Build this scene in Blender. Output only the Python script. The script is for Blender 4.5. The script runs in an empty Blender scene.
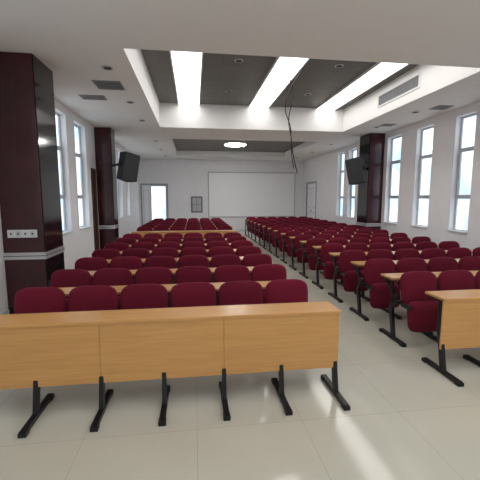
import bpy, math, random
from mathutils import Vector, Matrix
random.seed(3)
sc = bpy.context.scene
sc.view_settings.view_transform = 'Standard'
sc.view_settings.look = 'None'
sc.view_settings.exposure = 0.0

# ------------------------------------------------------------------ materials
def new_mat(name):
    m = bpy.data.materials.new(name); m.use_nodes = True
    return m, m.node_tree.nodes, m.node_tree.links, m.node_tree.nodes['Principled BSDF']

def simple(name, col, rough=0.5, metal=0.0, noise=0.0, scale=20, bump=0.0, coat=0.0):
    m, n, l, b = new_mat(name)
    b.inputs['Base Color'].default_value = (*col, 1)
    b.inputs['Roughness'].default_value = rough
    b.inputs['Metallic'].default_value = metal
    b.inputs['Coat Weight'].default_value = coat
    tc = n.new('ShaderNodeTexCoord'); ns = n.new('ShaderNodeTexNoise')
    ns.inputs['Scale'].default_value = scale; ns.inputs['Detail'].default_value = 3
    l.new(tc.outputs['Object'], ns.inputs['Vector'])
    if noise > 0:
        r = n.new('ShaderNodeValToRGB')
        r.color_ramp.elements[0].position = 0.3; r.color_ramp.elements[1].position = 0.7
        r.color_ramp.elements[0].color = (*[c*(1-noise) for c in col], 1)
        r.color_ramp.elements[1].color = (*[min(1, c*(1+noise)) for c in col], 1)
        l.new(ns.outputs['Fac'], r.inputs['Fac']); l.new(r.outputs['Color'], b.inputs['Base Color'])
    if bump > 0:
        bp = n.new('ShaderNodeBump'); bp.inputs['Strength'].default_value = bump
        bp.inputs['Distance'].default_value = 0.003
        l.new(ns.outputs['Fac'], bp.inputs['Height']); l.new(bp.outputs['Normal'], b.inputs['Normal'])
    return m

def emit(name, col, s):
    m, n, l, b = new_mat(name)
    b.inputs['Base Color'].default_value = (*col, 1)
    b.inputs['Emission Color'].default_value = (*col, 1)
    b.inputs['Emission Strength'].default_value = s
    return m

M_wall = simple('plaster_white', (0.85, 0.84, 0.86), 0.75, noise=0.02, scale=4)
M_ceil = simple('ceiling_white', (0.87, 0.86, 0.85), 0.8, noise=0.01, scale=3)
M_trim = simple('trim_white', (0.75, 0.75, 0.76), 0.4)
M_metal = simple('black_metal', (0.012, 0.012, 0.014), 0.35, 0.3)
M_frame = simple('window_frame_alu', (0.50, 0.54, 0.58), 0.4, 0.1)
M_pillar = simple('red_lacquer', (0.050, 0.009, 0.013), 0.16, noise=0.25, scale=3)
M_pillar2 = simple('black_glass', (0.010, 0.010, 0.013), 0.10)
M_silver = simple('brushed_steel', (0.62, 0.62, 0.64), 0.35, 0.6)
M_speaker = simple('speaker_black', (0.015, 0.015, 0.017), 0.6)
M_spkgrill = simple('speaker_grille', (0.03, 0.03, 0.033), 0.8, noise=0.4, scale=300)
M_vent = simple('vent_grey', (0.30, 0.31, 0.32), 0.5)
M_cab = simple('cabinet_grey', (0.16, 0.16, 0.18), 0.5)
M_cabin = simple('cabinet_face', (0.50, 0.50, 0.52), 0.5)
M_ventd = simple('vent_dark', (0.05, 0.05, 0.055), 0.7)
M_door = simple('door_white', (0.62, 0.65, 0.69), 0.4)
M_doorf = simple('door_frame_grey', (0.33, 0.34, 0.37), 0.4)
M_doorw = simple('door_leaf_white', (0.90, 0.91, 0.94), 0.4)
M_doorb = simple('door_brown', (0.09, 0.045, 0.03), 0.4, noise=0.2)
M_screen = simple('screen_white', (0.96, 0.965, 0.98), 0.6)
M_sframe = simple('screen_frame', (0.50, 0.50, 0.53), 0.5)
M_lamp = emit('luminous_panel', (1.0, 0.98, 0.95), 4.4)
M_lampr = emit('round_lamp_glow', (1.0, 0.985, 0.96), 45.0)
M_spot = emit('downlight_glow', (1.0, 0.95, 0.85), 3.0)
M_wire = simple('wire_black', (0.01, 0.01, 0.01), 0.6)
M_socket = simple('socket_white', (0.8, 0.8, 0.82), 0.4)
M_conc = simple('pale_facade', (0.5, 0.55, 0.6), 0.8)

# daylight panes: overcast sky with a hazy building low down
M_sky, n, l, b = new_mat('overcast_daylight_glass')
tc = n.new('ShaderNodeTexCoord'); ns = n.new('ShaderNodeTexNoise'); ns.inputs['Scale'].default_value = 1.1; ns.inputs['Detail'].default_value = 1
r = n.new('ShaderNodeValToRGB')
r.color_ramp.elements[0].position = 0.38; r.color_ramp.elements[0].color = (0.46, 0.62, 0.74, 1)
r.color_ramp.elements[1].position = 0.56; r.color_ramp.elements[1].color = (0.82, 0.92, 1.0, 1)
l.new(tc.outputs['Object'], ns.inputs['Vector']); l.new(ns.outputs['Fac'], r.inputs['Fac'])
l.new(r.outputs['Color'], b.inputs['Emission Color']); b.inputs['Emission Strength'].default_value = 1.6
b.inputs['Base Color'].default_value = (.1, .1, .1, 1); b.inputs['Roughness'].default_value = .1

# fabric
M_fab, n, l, b = new_mat('maroon_fabric')
b.inputs['Roughness'].default_value = 0.9
b.inputs['Specular IOR Level'].default_value = 0.25
b.inputs['Sheen Weight'].default_value = 0.08
b.inputs['Sheen Tint'].default_value = (0.8, 0.2, 0.3, 1)
tc = n.new('ShaderNodeTexCoord'); ns = n.new('ShaderNodeTexNoise'); ns.inputs['Scale'].default_value = 120
oi = n.new('ShaderNodeObjectInfo'); mx = n.new('ShaderNodeMixRGB'); mx.blend_type = 'MIX'
mx.inputs[1].default_value = (0.112, 0.0045, 0.017, 1); mx.inputs[2].default_value = (0.148, 0.006, 0.022, 1)
l.new(tc.outputs['Object'], ns.inputs['Vector']); l.new(oi.outputs['Random'], mx.inputs[0])
l.new(mx.outputs[0], b.inputs['Base Color'])
bp = n.new('ShaderNodeBump'); bp.inputs['Strength'].default_value = 0.25; bp.inputs['Distance'].default_value = 0.002
l.new(ns.outputs['Fac'], bp.inputs['Height']); l.new(bp.outputs['Normal'], b.inputs['Normal'])

# wood laminate
def wood(name, c1, c2, rough):
    m, n, l, b = new_mat(name)
    b.inputs['Roughness'].default_value = rough
    tc = n.new('ShaderNodeTexCoord'); mp = n.new('ShaderNodeMapping'); mp.inputs['Scale'].default_value = (0.8, 14, 14)
    ns = n.new('ShaderNodeTexNoise'); ns.inputs['Scale'].default_value = 3.0; ns.inputs['Detail'].default_value = 6
    ns.inputs['Distortion'].default_value = 0.6
    r = n.new('ShaderNodeValToRGB')
    r.color_ramp.elements[0].position = 0.3; r.color_ramp.elements[0].color = (*c1, 1)
    r.color_ramp.elements[1].position = 0.7; r.color_ramp.elements[1].color = (*c2, 1)
    l.new(tc.outputs['Object'], mp.inputs['Vector']); l.new(mp.outputs['Vector'], ns.inputs['Vector'])
    l.new(ns.outputs['Fac'], r.inputs['Fac']); l.new(r.outputs['Color'], b.inputs['Base Color'])
    return m
M_wood = wood('beech_laminate', (0.58, 0.29, 0.092), (0.66, 0.345, 0.118), 0.28)
M_woode = wood('beech_edge', (0.36, 0.17, 0.06), (0.42, 0.21, 0.075), 0.4)

# polished cream tiles
M_floor, n, l, b = new_mat('polished_cream_tiles')
tc = n.new('ShaderNodeTexCoord'); br = n.new('ShaderNodeTexBrick')
br.offset = 0.0; br.inputs['Scale'].default_value = 1.0
br.inputs['Brick Width'].default_value = 0.8; br.inputs['Row Height'].default_value = 0.8
br.inputs['Mortar Size'].default_value = 0.0022; br.inputs['Mortar Smooth'].default_value = 0.3
br.inputs['Color1'].default_value = (0.57, 0.55, 0.465, 1); br.inputs['Color2'].default_value = (0.585, 0.565, 0.48, 1)
br.inputs['Mortar'].default_value = (0.42, 0.40, 0.33, 1)
ns = n.new('ShaderNodeTexNoise'); ns.inputs['Scale'].default_value = 2.5; ns.inputs['Detail'].default_value = 5
mx = n.new('ShaderNodeMixRGB'); mx.blend_type = 'MULTIPLY'; mx.inputs[0].default_value = 0.12
l.new(tc.outputs['Object'], br.inputs['Vector']); l.new(tc.outputs['Object'], ns.inputs['Vector'])
l.new(br.outputs['Color'], mx.inputs[1]); l.new(ns.outputs['Fac'], mx.inputs[2])
l.new(mx.outputs[0], b.inputs['Base Color'])
b.inputs['Roughness'].default_value = 0.10
b.inputs['Specular IOR Level'].default_value = 0.5

# grey ceiling boards
M_dark, n, l, b = new_mat('grey_ceiling_boards')
tc = n.new('ShaderNodeTexCoord'); br = n.new('ShaderNodeTexBrick'); br.offset = 0.0
br.inputs['Scale'].default_value = 1.0; br.inputs['Brick Width'].default_value = 0.6; br.inputs['Row Height'].default_value = 0.3
br.inputs['Mortar Size'].default_value = 0.005
br.inputs['Color1'].default_value = (0.125, 0.122, 0.115, 1); br.inputs['Color2'].default_value = (0.145, 0.14, 0.13, 1)
br.inputs['Mortar'].default_value = (0.08, 0.08, 0.075, 1)
l.new(tc.outputs['Object'], br.inputs['Vector']); l.new(br.outputs['Color'], b.inputs['Base Color'])
b.inputs['Roughness'].default_value = 0.5

# ------------------------------------------------------------------ mesh builder
class MB:
    def __init__(s): s.v = []; s.f = []; s.m = []; s.mats = []; s.sm = []
    def mi(s, mat):
        if mat not in s.mats: s.mats.append(mat)
        return s.mats.index(mat)
    def box(s, x0, x1, y0, y1, z0, z1, mat):
        s.hexa([(x0,y0,z0),(x1,y0,z0),(x1,y1,z0),(x0,y1,z0),(x0,y0,z1),(x1,y0,z1),(x1,y1,z1),(x0,y1,z1)], mat)
    def hexa(s, p, mat):
        k = len(s.v); s.v += [tuple(q) for q in p]
        for f in [(0,3,2,1),(4,5,6,7),(0,1,5,4),(1,2,6,5),(2,3,7,6),(3,0,4,7)]:
            s.f.append(tuple(k+i for i in f)); s.m.append(s.mi(mat)); s.sm.append(False)
    def bar(s, p, q, w, h, mat, up=Vector((1,0,0))):
        p = Vector(p); q = Vector(q); d = (q-p).normalized()
        a = up - d*up.dot(d)
        a.normalize(); c = d.cross(a)
        a = a*w/2; c = c*h/2
        s.hexa([p-a-c, p+a-c, p+a+c, p-a+c, q-a-c, q+a-c, q+a+c, q-a+c], mat)
    def cyl(s, c, r, h, axis, mat, n=20):
        c = Vector(c); ax = Vector(axis).normalized()
        a = ax.orthogonal().normalized(); e = ax.cross(a); k = len(s.v)
        for j in (0, 1):
            for i in range(n):
                t = 2*math.pi*i/n
                s.v.append(tuple(c + ax*h*j + a*r*math.cos(t) + e*r*math.sin(t)))
        s.f.append(tuple(k+i for i in reversed(range(n)))); s.m.append(s.mi(mat)); s.sm.append(False)
        s.f.append(tuple(k+n+i for i in range(n))); s.m.append(s.mi(mat)); s.sm.append(False)
        for i in range(n):
            j = (i+1) % n
            s.f.append((k+i, k+j, k+n+j, k+n+i)); s.m.append(s.mi(mat)); s.sm.append(True)
    def cushion(s, w0, w1, z0, z1, y0, tilt, thick, curve, mat, crown=0.02, N=32, ex=4.5):
        k = len(s.v); hz = (z1-z0)/2; zc = (z0+z1)/2
        S = [0.0, 0.45, 0.75, 0.9, 0.97, 1.0]
        def pt(t, sc_, side):
            c, q = math.cos(t), math.sin(t)
            u = math.copysign(abs(c)**(2/ex), c)*sc_; v = math.copysign(abs(q)**(2/ex), q)*sc_
            w = (w0 + (w1-w0)*(v*0.5+0.5))/2
            x = u*w; z = zc + v*hz + (crown*(1-u*u)*max(0, v))
            d = thick/2*(max(0, 1-sc_**5))**0.5
            y = y0 + tilt*(z-z0) + side*d - curve*(u*u)
            return (x, y, z)
        rings = []
        for side in (-1, 1):
            rr = []
            for sc_ in S:
                if sc_ == 0:
                    rr.append([len(s.v)]); s.v.append(pt(0, 0.0, side)); continue
                if sc_ == 1.0 and side == 1:
                    rr.append(rings[0][-1]); continue
                st = len(s.v)
                for i in range(N): s.v.append(pt(2*math.pi*(i+0.5)/N, sc_, side))
                rr.append(list(range(st, st+N)))
            rings.append(rr)
        mi = s.mi(mat)
        for si, rr in enumerate(rings):
            for a, b_ in zip(rr[:-1], rr[1:]):
                for i in range(N):
                    j = (i+1) % N
                    if len(a) == 1: f = (a[0], b_[i], b_[j])
                    else: f = (a[i], b_[i], b_[j], a[j])
                    if si == 1: f = tuple(reversed(f))
                    s.f.append(f); s.m.append(mi); s.sm.append(True)
    def mesh(s, name):
        me = bpy.data.meshes.new(name); me.from_pydata(s.v, [], s.f)
        for m in s.mats: me.materials.append(m)
        me.polygons.foreach_set('material_index', s.m)
        me.polygons.foreach_set('use_smooth', s.sm)
        me.update(); return me
    def obj(s, name, loc=(0,0,0), bevel=0.0):
        o = bpy.data.objects.new(name, s.mesh(name)); o.location = loc
        sc.collection.objects.link(o)
        if bevel:
            md = o.modifiers.new('bevel', 'BEVEL'); md.width = bevel; md.segments = 2; md.limit_method = 'ANGLE'
        return o

# ------------------------------------------------------------------ room dims
XL, XR = -2.7, 5.8
YN, YF = -4.0, 18.0
ZS, ZR = 3.65, 4.30          # soffit / recess heights
RX0, RX1 = -0.88, 4.43       # recess
WT = 0.25
WB, WTOP = 0.95, 3.48

mb = MB(); mb.box(XL-WT, XR+WT, YN-WT, YF+WT, -0.15, 0, M_floor); mb.obj('floor')

def side_wall(name, xin, sgn, openings):
    xa, xb = sorted((xin, xin+sgn*WT))
    mb = MB(); y = YN
    for (y0, y1, z0, z1) in openings:
        mb.box(xa, xb, y, y0, 0, 4.5, M_wall)
        if z0 > 0: mb.box(xa, xb, y0, y1, 0, z0, M_wall)
        mb.box(xa, xb, y0, y1, z1, 4.5, M_wall)
        y = y1
    mb.box(xa, xb, y, YF, 0, 4.5, M_wall)
    mb.obj(name)

wn = [0]
def side_window(xin, sgn, y0, y1, z0=WB, z1=WTOP):
    wn[0] += 1
    mb = MB(); fx = xin + sgn*0.12
    a, b_ = sorted((fx, fx+sgn*0.06)); t = 0.045
    mb.box(a, b_, y0, y0+t, z0, z1, M_frame); mb.box(a, b_, y1-t, y1, z0, z1, M_frame)
    mb.box(a, b_, y0+t, y1-t, z0, z0+t, M_frame); mb.box(a, b_, y0+t, y1-t, z1-t, z1, M_frame)
    h = z1-z0
    for fz in (0.30, 0.72):
        mb.box(a, b_, y0+t, y1-t, z0+h*fz-0.025, z0+h*fz+0.025, M_frame)
    i0, i1 = sorted((fx-sgn*0.015, fx+sgn*0.02))
    zz0, zz1 = z0+h*0.30+0.025, z0+h*0.72-0.025
    for (p, q, r, u) in [(y0+t, y0+t+0.04, zz0, zz1), (y1-t-0.04, y1-t, zz0, zz1), (y0+t+0.04, y1-t-0.04, zz0, zz0+0.04), (y0+t+0.04, y1-t-0.04, zz1-0.04, zz1)]:
        mb.box(i0, i1, p, q, r, u, M_frame)
    g0, g1 = sorted((fx+sgn*0.03, fx+sgn*0.04))
    mb.box(g0, g1, y0+t, y1-t, z0+t, z1-t, M_sky)
    s0, s1 = sorted((xin-sgn*0.04, fx))
    mb.box(s0, s1, y0, y1, z0, z0+0.025, M_trim)
    mb.obj('window_%d' % wn[0])

R_OP = [(-2.4,-1.8),(-1.1,-0.5),(0.15,0.75),(1.45,2.05),(2.75,3.35),(4.05,4.65),(5.4,5.98),(6.68,7.24),(7.97,8.6),(9.28,9.98),(10.85,11.35),(12.0,12.6),(13.0,13.6)]
L_OP = [(-2.4,-1.7),(-1.0,-0.3),(0.4,1.1),(1.8,2.5),(3.2,3.9),(7.35,8.15),(8.68,9.5)]
L_OP2 = [(11.8,12.5),(13.2,13.9),(14.7,15.4)]
door_r = (16.0, 17.5, 0, 2.5)
door_l = (9.82, 10.28, 0, 2.5)
side_wall('wall_right', XR, 1, [(a, b_, WB, WTOP) for a, b_ in R_OP] + [door_r])
side_wall('wall_left', XL, -1, [(a, b_, WB, WTOP) for a, b_ in L_OP] + [door_l] + [(a, b_, WB, WTOP) for a, b_ in L_OP2])
for a, b_ in R_OP: side_window(XR, 1, a, b_)
for a, b_ in L_OP + L_OP2: side_window(XL, -1, a, b_)

# brown door left
mb = MB()
mb.box(XL-0.10, XL-0.05, door_l[0]+.04, door_l[1]-.04, 0, 2.46, M_doorb)
mb.box(XL-0.12, XL+0.01, door_l[0], door_l[0]+.04, 0, 2.5, M_doorb); mb.box(XL-0.12, XL+0.01, door_l[1]-.04, door_l[1], 0, 2.5, M_doorb)
mb.box(XL-0.12, XL+0.01, door_l[0]+.04, door_l[1]-.04, 2.46, 2.5, M_doorb)
mb.box(XL-0.05, XL-0.02, door_l[0]+.08, door_l[0]+.10, 1.0, 1.15, M_silver)
mb.obj('door_1')
# white double door on right wall
mb = MB()
y0, y1 = door_r[0], door_r[1]; ym = (y0+y1)/2
for (p, q, r, u) in [(y0, y0+.09, 0, 2.5), (y1-.09, y1, 0, 2.5), (y0+.09, y1-.09, 2.41, 2.5)]:
    mb.box(XR-0.01, XR+0.12, p, q, r, u, M_doorf)
for (p, q) in [(y0+.09, ym-.005), (ym+.005, y1-.09)]:
    mb.box(XR+0.04, XR+0.08, p, q, .01, 2.41, M_doorw)
    for (r, u) in [(.25, 1.0), (1.2, 2.2)]:
        mb.box(XR+0.034, XR+0.04, p+.1, q-.1, r, u, M_door)
        mb.box(XR+0.030, XR+0.034, p+.14, q-.14, r+.04, u-.04, M_doorw)
mb.box(XR-.01, XR+.03, ym-.07, ym-.05, 1.0, 1.16, M_silver); mb.box(XR-.01, XR+.03, ym+.05, ym+.07, 1.0, 1.16, M_silver)
mb.obj('door_2')

# far wall: door opening to a bright lobby, one leaf closed
D3 = (-2.62, -1.27)
mb = MB()
mb.box(XL-WT, D3[0], YF, YF+WT, 0, 4.5, M_wall); mb.box(D3[0], D3[1], YF, YF+WT, 2.42, 4.5, M_wall)
mb.box(D3[1], XR+WT, YF, YF+WT, 0, 4.5, M_wall); mb.obj('wall_far')
mb = MB()
a, c = D3
for (p, q, r, u) in [(a, a+.07, 0, 2.42), (c-.07, c, 0, 2.42), (a+.07, c-.07, 2.35, 2.42)]:
    mb.box(p, q, YF-.01, YF+0.12, r, u, M_doorf)
mb.box(a+.07, a+.47, YF+.04, YF+.08, .01, 2.35, M_doorw)
mb.box(a+.13, a+.41, YF+.034, YF+.04, .3, 2.1, M_door); mb.box(a+.16, a+.38, YF+.030, YF+.034, .33, 2.07, M_doorw)
mb.box(a+.47, a+.52, YF+.03, YF+.09, .01, 2.35, M_door); mb.box(c-.12, c-.07, YF+.03, YF+.09, .01, 2.35, M_door)
mb.box(a+.52, c-.12, YF+.03, YF+.09, .01, .35, M_doorw); mb.box(a+.52, c-.12, YF+.03, YF+.09, 2.28, 2.35, M_door)
mb.box(a+.52, c-.12, YF+.06, YF+.07, .35, 2.28, M_sky)
mb.obj('door_3')
# near wall (behind the photographer); glowing windows added, unseen, to light the near seats
mb = MB()
ADDED_WIN = [(-2.0, 0.4), (2.6, 5.0)]
x = XL-WT
for (p, q) in ADDED_WIN:
    mb.box(x, p, YN-WT, YN, 0, 4.5, M_wall); mb.box(p, q, YN-WT, YN, 0, .9, M_wall); mb.box(p, q, YN-WT, YN, 3.2, 4.5, M_wall); x = q
mb.box(x, XR+WT, YN-WT, YN, 0, 4.5, M_wall); mb.obj('wall_near')
for (p, q) in ADDED_WIN:
    wn[0] += 1; mb = MB()
    for (r, u, v, w) in [(p, p+.05, .9, 3.2), (q-.05, q, .9, 3.2), (p+.05, q-.05, .9, .95), (p+.05, q-.05, 3.15, 3.2), ((p+q)/2-.03, (p+q)/2+.03, .95, 3.15), (p+.05, (p+q)/2-.03, 2.4, 2.45), ((p+q)/2+.03, q-.05, 2.4, 2.45)]:
        mb.box(r, u, YN-.16, YN-.10, v, w, M_frame)
    mb.box(p+.05, q-.05, YN-.135, YN-.125, .95, 3.15, M_sky)
    mb.obj('window_%d' % wn[0])

# ------------------------------------------------------------------ ceiling
mb = MB()
TOP = 4.5
BAYS = [(-3.2, 3.3, RX0, RX1, ZR), (4.98, 10.1, RX0, RX1, ZR), (12.0, 16.6, RX0+.15, RX1-.05, 3.88)]
mb.box(XL, RX0, YN, YF, ZS, TOP, M_ceil); mb.box(RX1, XR, YN, YF, ZS, TOP, M_ceil)
y = YN
for (b0, b1, x0, x1, zr) in BAYS:
    mb.box(RX0, RX1, y, b0, ZS, TOP, M_ceil)
    if x0 > RX0:
        mb.box(RX0, x0, b0, b1, ZS, TOP, M_ceil); mb.box(x1, RX1, b0, b1, ZS, TOP, M_ceil)
    mb.box(x0, x1, b0, b1, zr, TOP, M_dark)
    y = b1
mb.box(RX0, RX1, y, YF, ZS, TOP, M_ceil)
mb.obj('ceiling')
for (b0, b1, x0, x1, zr) in BAYS[:2]:  # nearest bay's strips are out of view, added to light the front bench
    for xc in (-0.08, 1.88, 3.86):
        mb = MB()
        mb.box(xc-.27, xc+.27, b0+0.03, b1-0.02, zr-0.035, zr-0.0005, M_lamp)
        mb.box(xc-.30, xc-.27, b0+0.03, b1-0.02, zr-0.045, zr-0.0005, M_trim)
        mb.box(xc+.27, xc+.30, b0+0.03, b1-0.02, zr-0.045, zr-0.0005, M_trim)
        mb.obj('ceiling_light_strip')
mb = MB(); mb.cyl((1.7, 14.2, 3.81), 0.42, 0.06, (0,0,1), M_lampr, 32)
mb.cyl((1.7, 14.2, 3.825), 0.46, 0.05, (0,0,1), M_trim, 32)
mb.obj('round_ceiling_lamp')
def downlight(x, y, z, lit=True):
    mb = MB(); mb.cyl((x, y, z-0.012), 0.085, 0.012, (0,0,1), M_silver, 24)
    mb.cyl((x, y, z-0.016), 0.06, 0.006, (0,0,1), M_spot if lit else M_ventd, 24)
    mb.obj('ceiling_downlight')
for yy in (5.7, 7.6, 9.3, 12.5, 14.6, 16.8):
    downlight(-1.25, yy, ZS, False); downlight(5.05, yy, ZS, False)
for xx in (0.9, 2.9):
    for yy in (6.9, 8.8): downlight(xx, yy, ZR, False)

def ceil_vent(x, y, w, d):
    mb = MB(); z = ZS
    mb.box(x-w/2, x+w/2, y-d/2, y+d/2, z-0.008, z, M_ventd)
    mb.box(x-w/2-.02, x+w/2+.02, y-d/2-.02, y-d/2, z-0.014, z, M_vent); mb.box(x-w/2-.02, x+w/2+.02, y+d/2, y+d/2+.02, z-0.014, z, M_vent)
    mb.box(x-w/2-.02, x-w/2, y-d/2, y+d/2, z-0.014, z, M_vent); mb.box(x+w/2, x+w/2+.02, y-d/2, y+d/2, z-0.014, z, M_vent)
    k = 6
    for i in range(k):
        yy = y-d/2+d*(i+.5)/k
        mb.box(x-w/2, x+w/2, yy-.008, yy+.008, z-0.016, z-0.008, M_vent)
    mb.obj('ceiling_air_vent')
ceil_vent(-1.42, 6.55, .42, .42); ceil_vent(-1.9, 7.35, .42, .25); ceil_vent(5.35, 7.15, .3, .3); ceil_vent(5.2, 9.0, .3, .25)
mb = MB(); gx = RX1
mb.box(gx-.006, gx, 6.6, 8.1, 3.88, 4.10, M_ventd)
for (p, q, r, u) in [(6.57, 6.6, 3.85, 4.13), (8.1, 8.13, 3.85, 4.13), (6.6, 8.1, 3.85, 3.88), (6.6, 8.1, 4.10, 4.13)]:
    mb.box(gx-.02, gx, p, q, r, u, M_trim)
for i in range(7):
    zz = 3.893+i*.030; mb.box(gx-.016, gx-.006, 6.6, 8.1, zz, zz+.012, M_vent)
mb.obj('air_conditioning_grille')

# baseboards
mb = MB()
mb.box(XL, XL+.015, YN, door_l[0], 0, .1, M_trim); mb.box(XL, XL+.015, door_l[1], YF, 0, .1, M_trim); mb.obj('baseboard_left')
mb = MB(); mb.box(XR-.015, XR, YN, door_r[0], 0, .1, M_trim); mb.box(XR-.015, XR, door_r[1], YF, 0, .1, M_trim); mb.obj('baseboard_right')
mb = MB(); mb.box(D3[1], XR-.015, YF-.015, YF, 0, .1, M_trim); mb.obj('baseboard_far')

# ------------------------------------------------------------------ pillars
def pillar(x0, x1, y0, y1, inner):
    mb = MB()
    e = .012
    mb.box(x0, x1, y0, y1, 0, ZS, M_pillar)
    if inner == 'R': mb.box(x1, x1+e, y0+.02, y1-.02, 0, ZS, M_pillar2); s0, s1 = x1, x1+e
    else: mb.box(x0-e, x0, y0+.02, y1-.02, 0, ZS, M_pillar2); s0, s1 = x0-e, x0
    mb.box((x0+x1)/2-.003, (x0+x1)/2+.003, y0-.002, y0, 0, ZS, M_metal)
    lo, hi = min(x0, s0)-.006, max(x1, s1)+.006
    mb.box(lo, hi, y0-.01, y1+.01, .82, .92, M_silver)
    mb.box(lo-.002, hi+.002, y0-.014, y1+.014, .865, .875, M_metal)
    mb.box(lo, hi, y0-.012, y1+.012, 0, .12, M_metal)
    mb.obj('pillar', bevel=.004)
pillar(XL, -2.15, 5.3, 6.02, 'R')
pillar(XL, -2.27, 10.35, 10.85, 'R')
pillar(5.33, XR, 10.15, 10.82, 'L')
pillar(5.36, XR, 4.85, 5.3, 'L')
mb = MB(); mb.box(-2.62, -2.23, 5.275, 5.30, 1.14, 1.25, M_socket)
for i in range(4): mb.box(-2.605+i*.095, -2.535+i*.095, 5.268, 5.275, 1.155, 1.235, M_silver if i % 2 else M_trim)
for i in range(4): mb.box(-2.58+i*.095, -2.56+i*.095, 5.264, 5.268, 1.18, 1.21, M_metal)
mb.obj('wall_switch_panel', bevel=.002)

# ------------------------------------------------------------------ speakers (aimed at the audience, down the room)
def speaker(x, y, z, rz, mount):
    mb = MB(); w, d, h = .44, .42, .74
    p = [(-w/2, -d/2, -h/2), (w/2, -d/2, -h/2), (w*.28, d/2, -h/2), (-w*.28, d/2, -h/2), (-w/2, -d/2, h/2), (w/2, -d/2, h/2), (w*.28, d/2, h/2), (-w*.28, d/2, h/2)]
    mb.hexa(p, M_speaker)
    mb.box(-w/2+.02, w/2-.02, -d/2-.015, -d/2, -h/2+.02, h/2-.02, M_spkgrill)
    mb.cyl((0, -d/2-.021, -.13), .16, .006, (0,1,0), M_speaker, 28)
    mb.cyl((0, -d/2-.021, .20), .07, .006, (0,1,0), M_speaker, 24)
    mb.box(-.07, .07, d/2, d/2+.008, -.22, -.10, M_spkgrill)
    mb.box(-.04, .04, d/2, d/2+.03, -.03, .10, M_metal)
    o = mb.obj('wall_speaker', (x, y, z), bevel=.008)
    o.rotation_euler = (math.radians(12), 0, rz)
    b2 = MB(); R = o.rotation_euler.to_matrix().inverted()
    q = R @ (Vector(mount)-Vector((x, y, z)))
    b2.bar((0, d/2+.01, .03), q, .05, .05, M_metal, Vector((0,0,1)))
    ob = b2.obj('bracket'); ob.parent = o
speaker(-1.80, 10.1, 2.55, math.radians(140), (-2.26, 10.5, 2.62))
speaker(4.84, 9.95, 2.50, math.radians(-140), (5.32, 10.35, 2.6))

# ------------------------------------------------------------------ far wall items
mb = MB()
mb.box(.80, 5.3, YF-.032, YF-.002, .75, 2.98, M_screen)
for (p, q, r, u) in [(.74, .80, .70, 3.03), (5.3, 5.34, .70, 3.03), (.80, 5.3, 2.98, 3.03), (.80, 5.3, .70, .75)]:
    mb.box(p, q, YF-.045, YF-.002, r, u, M_sframe)
mb.obj('projection_screen')
mb = MB()
mb.box(-.12, .46, YF-.06, YF-.002, .96, 1.78, M_cab)
mb.box(-.05, .39, YF-.066, YF-.06, 1.03, 1.71, M_cabin)
mb.box(.155, .175, YF-.072, YF-.066, 1.03, 1.71, M_cab); mb.box(-.05, .39, YF-.072, YF-.066, 1.36, 1.38, M_cab)
mb.obj('electrical_cabinet')

# ------------------------------------------------------------------ hanging cable
def wire(name, pts, r=.008, parent=None):
    cu = bpy.data.curves.new(name, 'CURVE'); cu.dimensions = '3D'; cu.bevel_depth = r; cu.bevel_resolution = 2
    sp = cu.splines.new('NURBS'); sp.points.add(len(pts)-1)
    for i, p in enumerate(pts): sp.points[i].co = (*p, 1)
    sp.use_endpoint_u = True; sp.order_u = 4
    cu.materials.append(M_wire)
    o = bpy.data.objects.new(name, cu); sc.collection.objects.link(o)
    if parent: o.parent = parent
    return o
w1 = wire('hanging_cable', [(2.22,7,4.28),(2.05,7,4.05),(1.86,7,3.75),(1.82,7,3.4),(1.98,7,3.15),(1.97,7,2.85),(2.02,7,2.55),(2.12,7,2.2)], .010)
wire('cable_strand', [(1.76,7.02,4.28),(2.0,7.02,4.0),(2.04,7.02,3.7),(1.91,7.02,3.35),(1.93,7.02,3.1),(2.01,7.02,2.9),(1.98,7.02,2.6),(2.05,7.02,2.3)], .010, parent=w1)

# ------------------------------------------------------------------ seating
SP = .49
def leg(mb, x, y, L=.48):   # y = front tip of the foot
    mb.bar((x, y, .024), (x, y+L, .024), .045, .036, M_metal)
    mb.box(x-.028, x+.028, y-.012, y+.05, 0, .034, M_metal); mb.box(x-.028, x+.028, y+L-.05, y+L+.01, 0, .034, M_metal)
    mb.bar((x, y+L*.45, .03), (x, y+L*.60, .40), .035, .055, M_metal)

# chair (origin: floor, centre, front of backrest)
mb = MB()
mb.cushion(.45, .472, .44, .825, .03, .16, .09, .012, M_fab, crown=.022, ex=5.2)
mb.cushion(.44, .45, .18, .53, -.12, .12, .12, .0, M_fab, crown=.0, ex=5)
mb.box(-.19, .19, .045, .06, .46, .60, M_metal)
xl = -SP/2
leg(mb, xl, -.09)
mb.bar((xl, .20, .38), (xl, .10, .56), .03, .05, M_metal)
mb.bar((xl, .15, .46), (xl, .22, .70), .03, .045, M_metal)
mb.box(xl-.015, SP/2-.02, .05, .08, .46, .50, M_metal)
mb.box(-.222, -.205, -.14, .05, .44, .49, M_metal); mb.box(.205, .222, -.14, .05, .44, .49, M_metal)
CH = mb.mesh('auditorium_chair')

def chair_row(x0, n, y):
    for i in range(n):
        o = bpy.data.objects.new('auditorium_chair', CH); sc.collection.objects.link(o)
        o.location = (x0+SP*(i+.5), y, 0)

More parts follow.
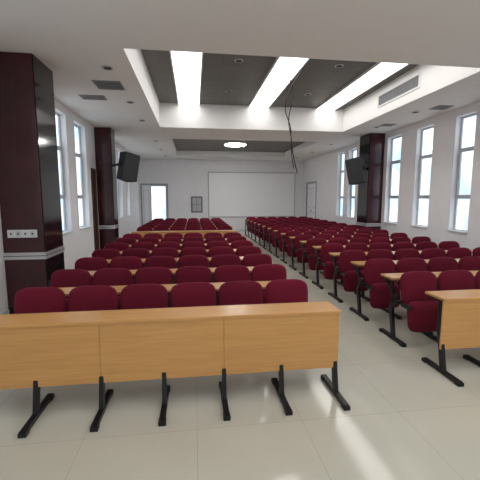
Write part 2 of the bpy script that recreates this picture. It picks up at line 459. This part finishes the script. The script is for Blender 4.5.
def row_desk(x0, n, D):
    mb = MB(); x1 = x0+SP*n
    mb.box(x0-.02, x1+.01, D, D+.27, .722, .745, M_wood)
    mb.box(x0-.021, x1+.011, D-.002, D, .722, .745, M_woode)
    for i in range(n+1):
        x = x0+SP*i
        mb.box(x-.015, x+.01, D+.02, D+.24, .700, .722, M_metal)
        mb.bar((x, D+.03, .60), (x, D+.2, .705), .02, .03, M_metal)
    leg(mb, x1-.015, D-.26)
    mb.bar((x1-.015, D+.03, .38), (x1-.015, D-.07, .56), .03, .05, M_metal)
    mb.bar((x1-.015, D-.02, .46), (x1-.015, D+.05, .71), .03, .045, M_metal)
    mb.obj('auditorium_desk', bevel=.0)

def front_desk(x0, n, D):
    mb = MB(); x1 = x0+SP*n
    mb.box(x0-.02, x1+.02, D-.01, D+.27, .722, .747, M_wood)
    for i in range(0, n, 2):
        a = x0-.015 if i == 0 else x0+SP*i+.001
        c = x1+.015 if i+2 >= n else x0+SP*(i+2)-.001
        mb.box(a, c, D, D+.02, .235, .7215, M_wood)
    for i in range(n+1):
        x = x0+SP*i
        if i == n: x -= .01
        if i == 0: x += .01
        leg(mb, x, D-.25, .50)
        mb.bar((x, D+.06, .38), (x, D+.06, .70), .035, .05, M_metal)
        mb.box(x-.015, x+.015, D+.03, D+.24, .700, .722, M_metal)
    mb.box(x0+.02, x1-.02, D+.021, D+.04, .40, .43, M_metal)
    mb.obj('front_bench_desk', bevel=.003)

LX, RXB, P = -1.73, 2.37, .86
front_desk(LX, 6, 2.73)
for i in range(7):
    chair_row(LX, 6, 3.42+P*i)
    if i < 6: row_desk(LX, 6, 3.59+P*i)
front_desk(LX, 6, 10.05)
for i in range(6):
    chair_row(LX, 6, 10.74+P*i)
    if i < 5: row_desk(LX, 6, 10.91+P*i)
front_desk(RXB, 6, 2.93)
for i in range(15):
    chair_row(RXB, 6, 3.62+P*i)
    if i < 14: row_desk(RXB, 6, 3.79+P*i)

# ------------------------------------------------------------------ world + camera
w = bpy.data.worlds.new('World'); sc.world = w; w.use_nodes = True
w.node_tree.nodes['Background'].inputs[0].default_value = (.8, .9, 1, 1)
w.node_tree.nodes['Background'].inputs[1].default_value = 1.0

cam = bpy.data.cameras.new('Camera'); co = bpy.data.objects.new('Camera', cam); sc.collection.objects.link(co)
cam.lens = 26.0; cam.sensor_width = 36; cam.clip_start = .05
co.location = (0, 0, 1.7)
co.rotation_euler = (math.radians(90-6.9), 0, math.radians(-7.6))
sc.camera = co
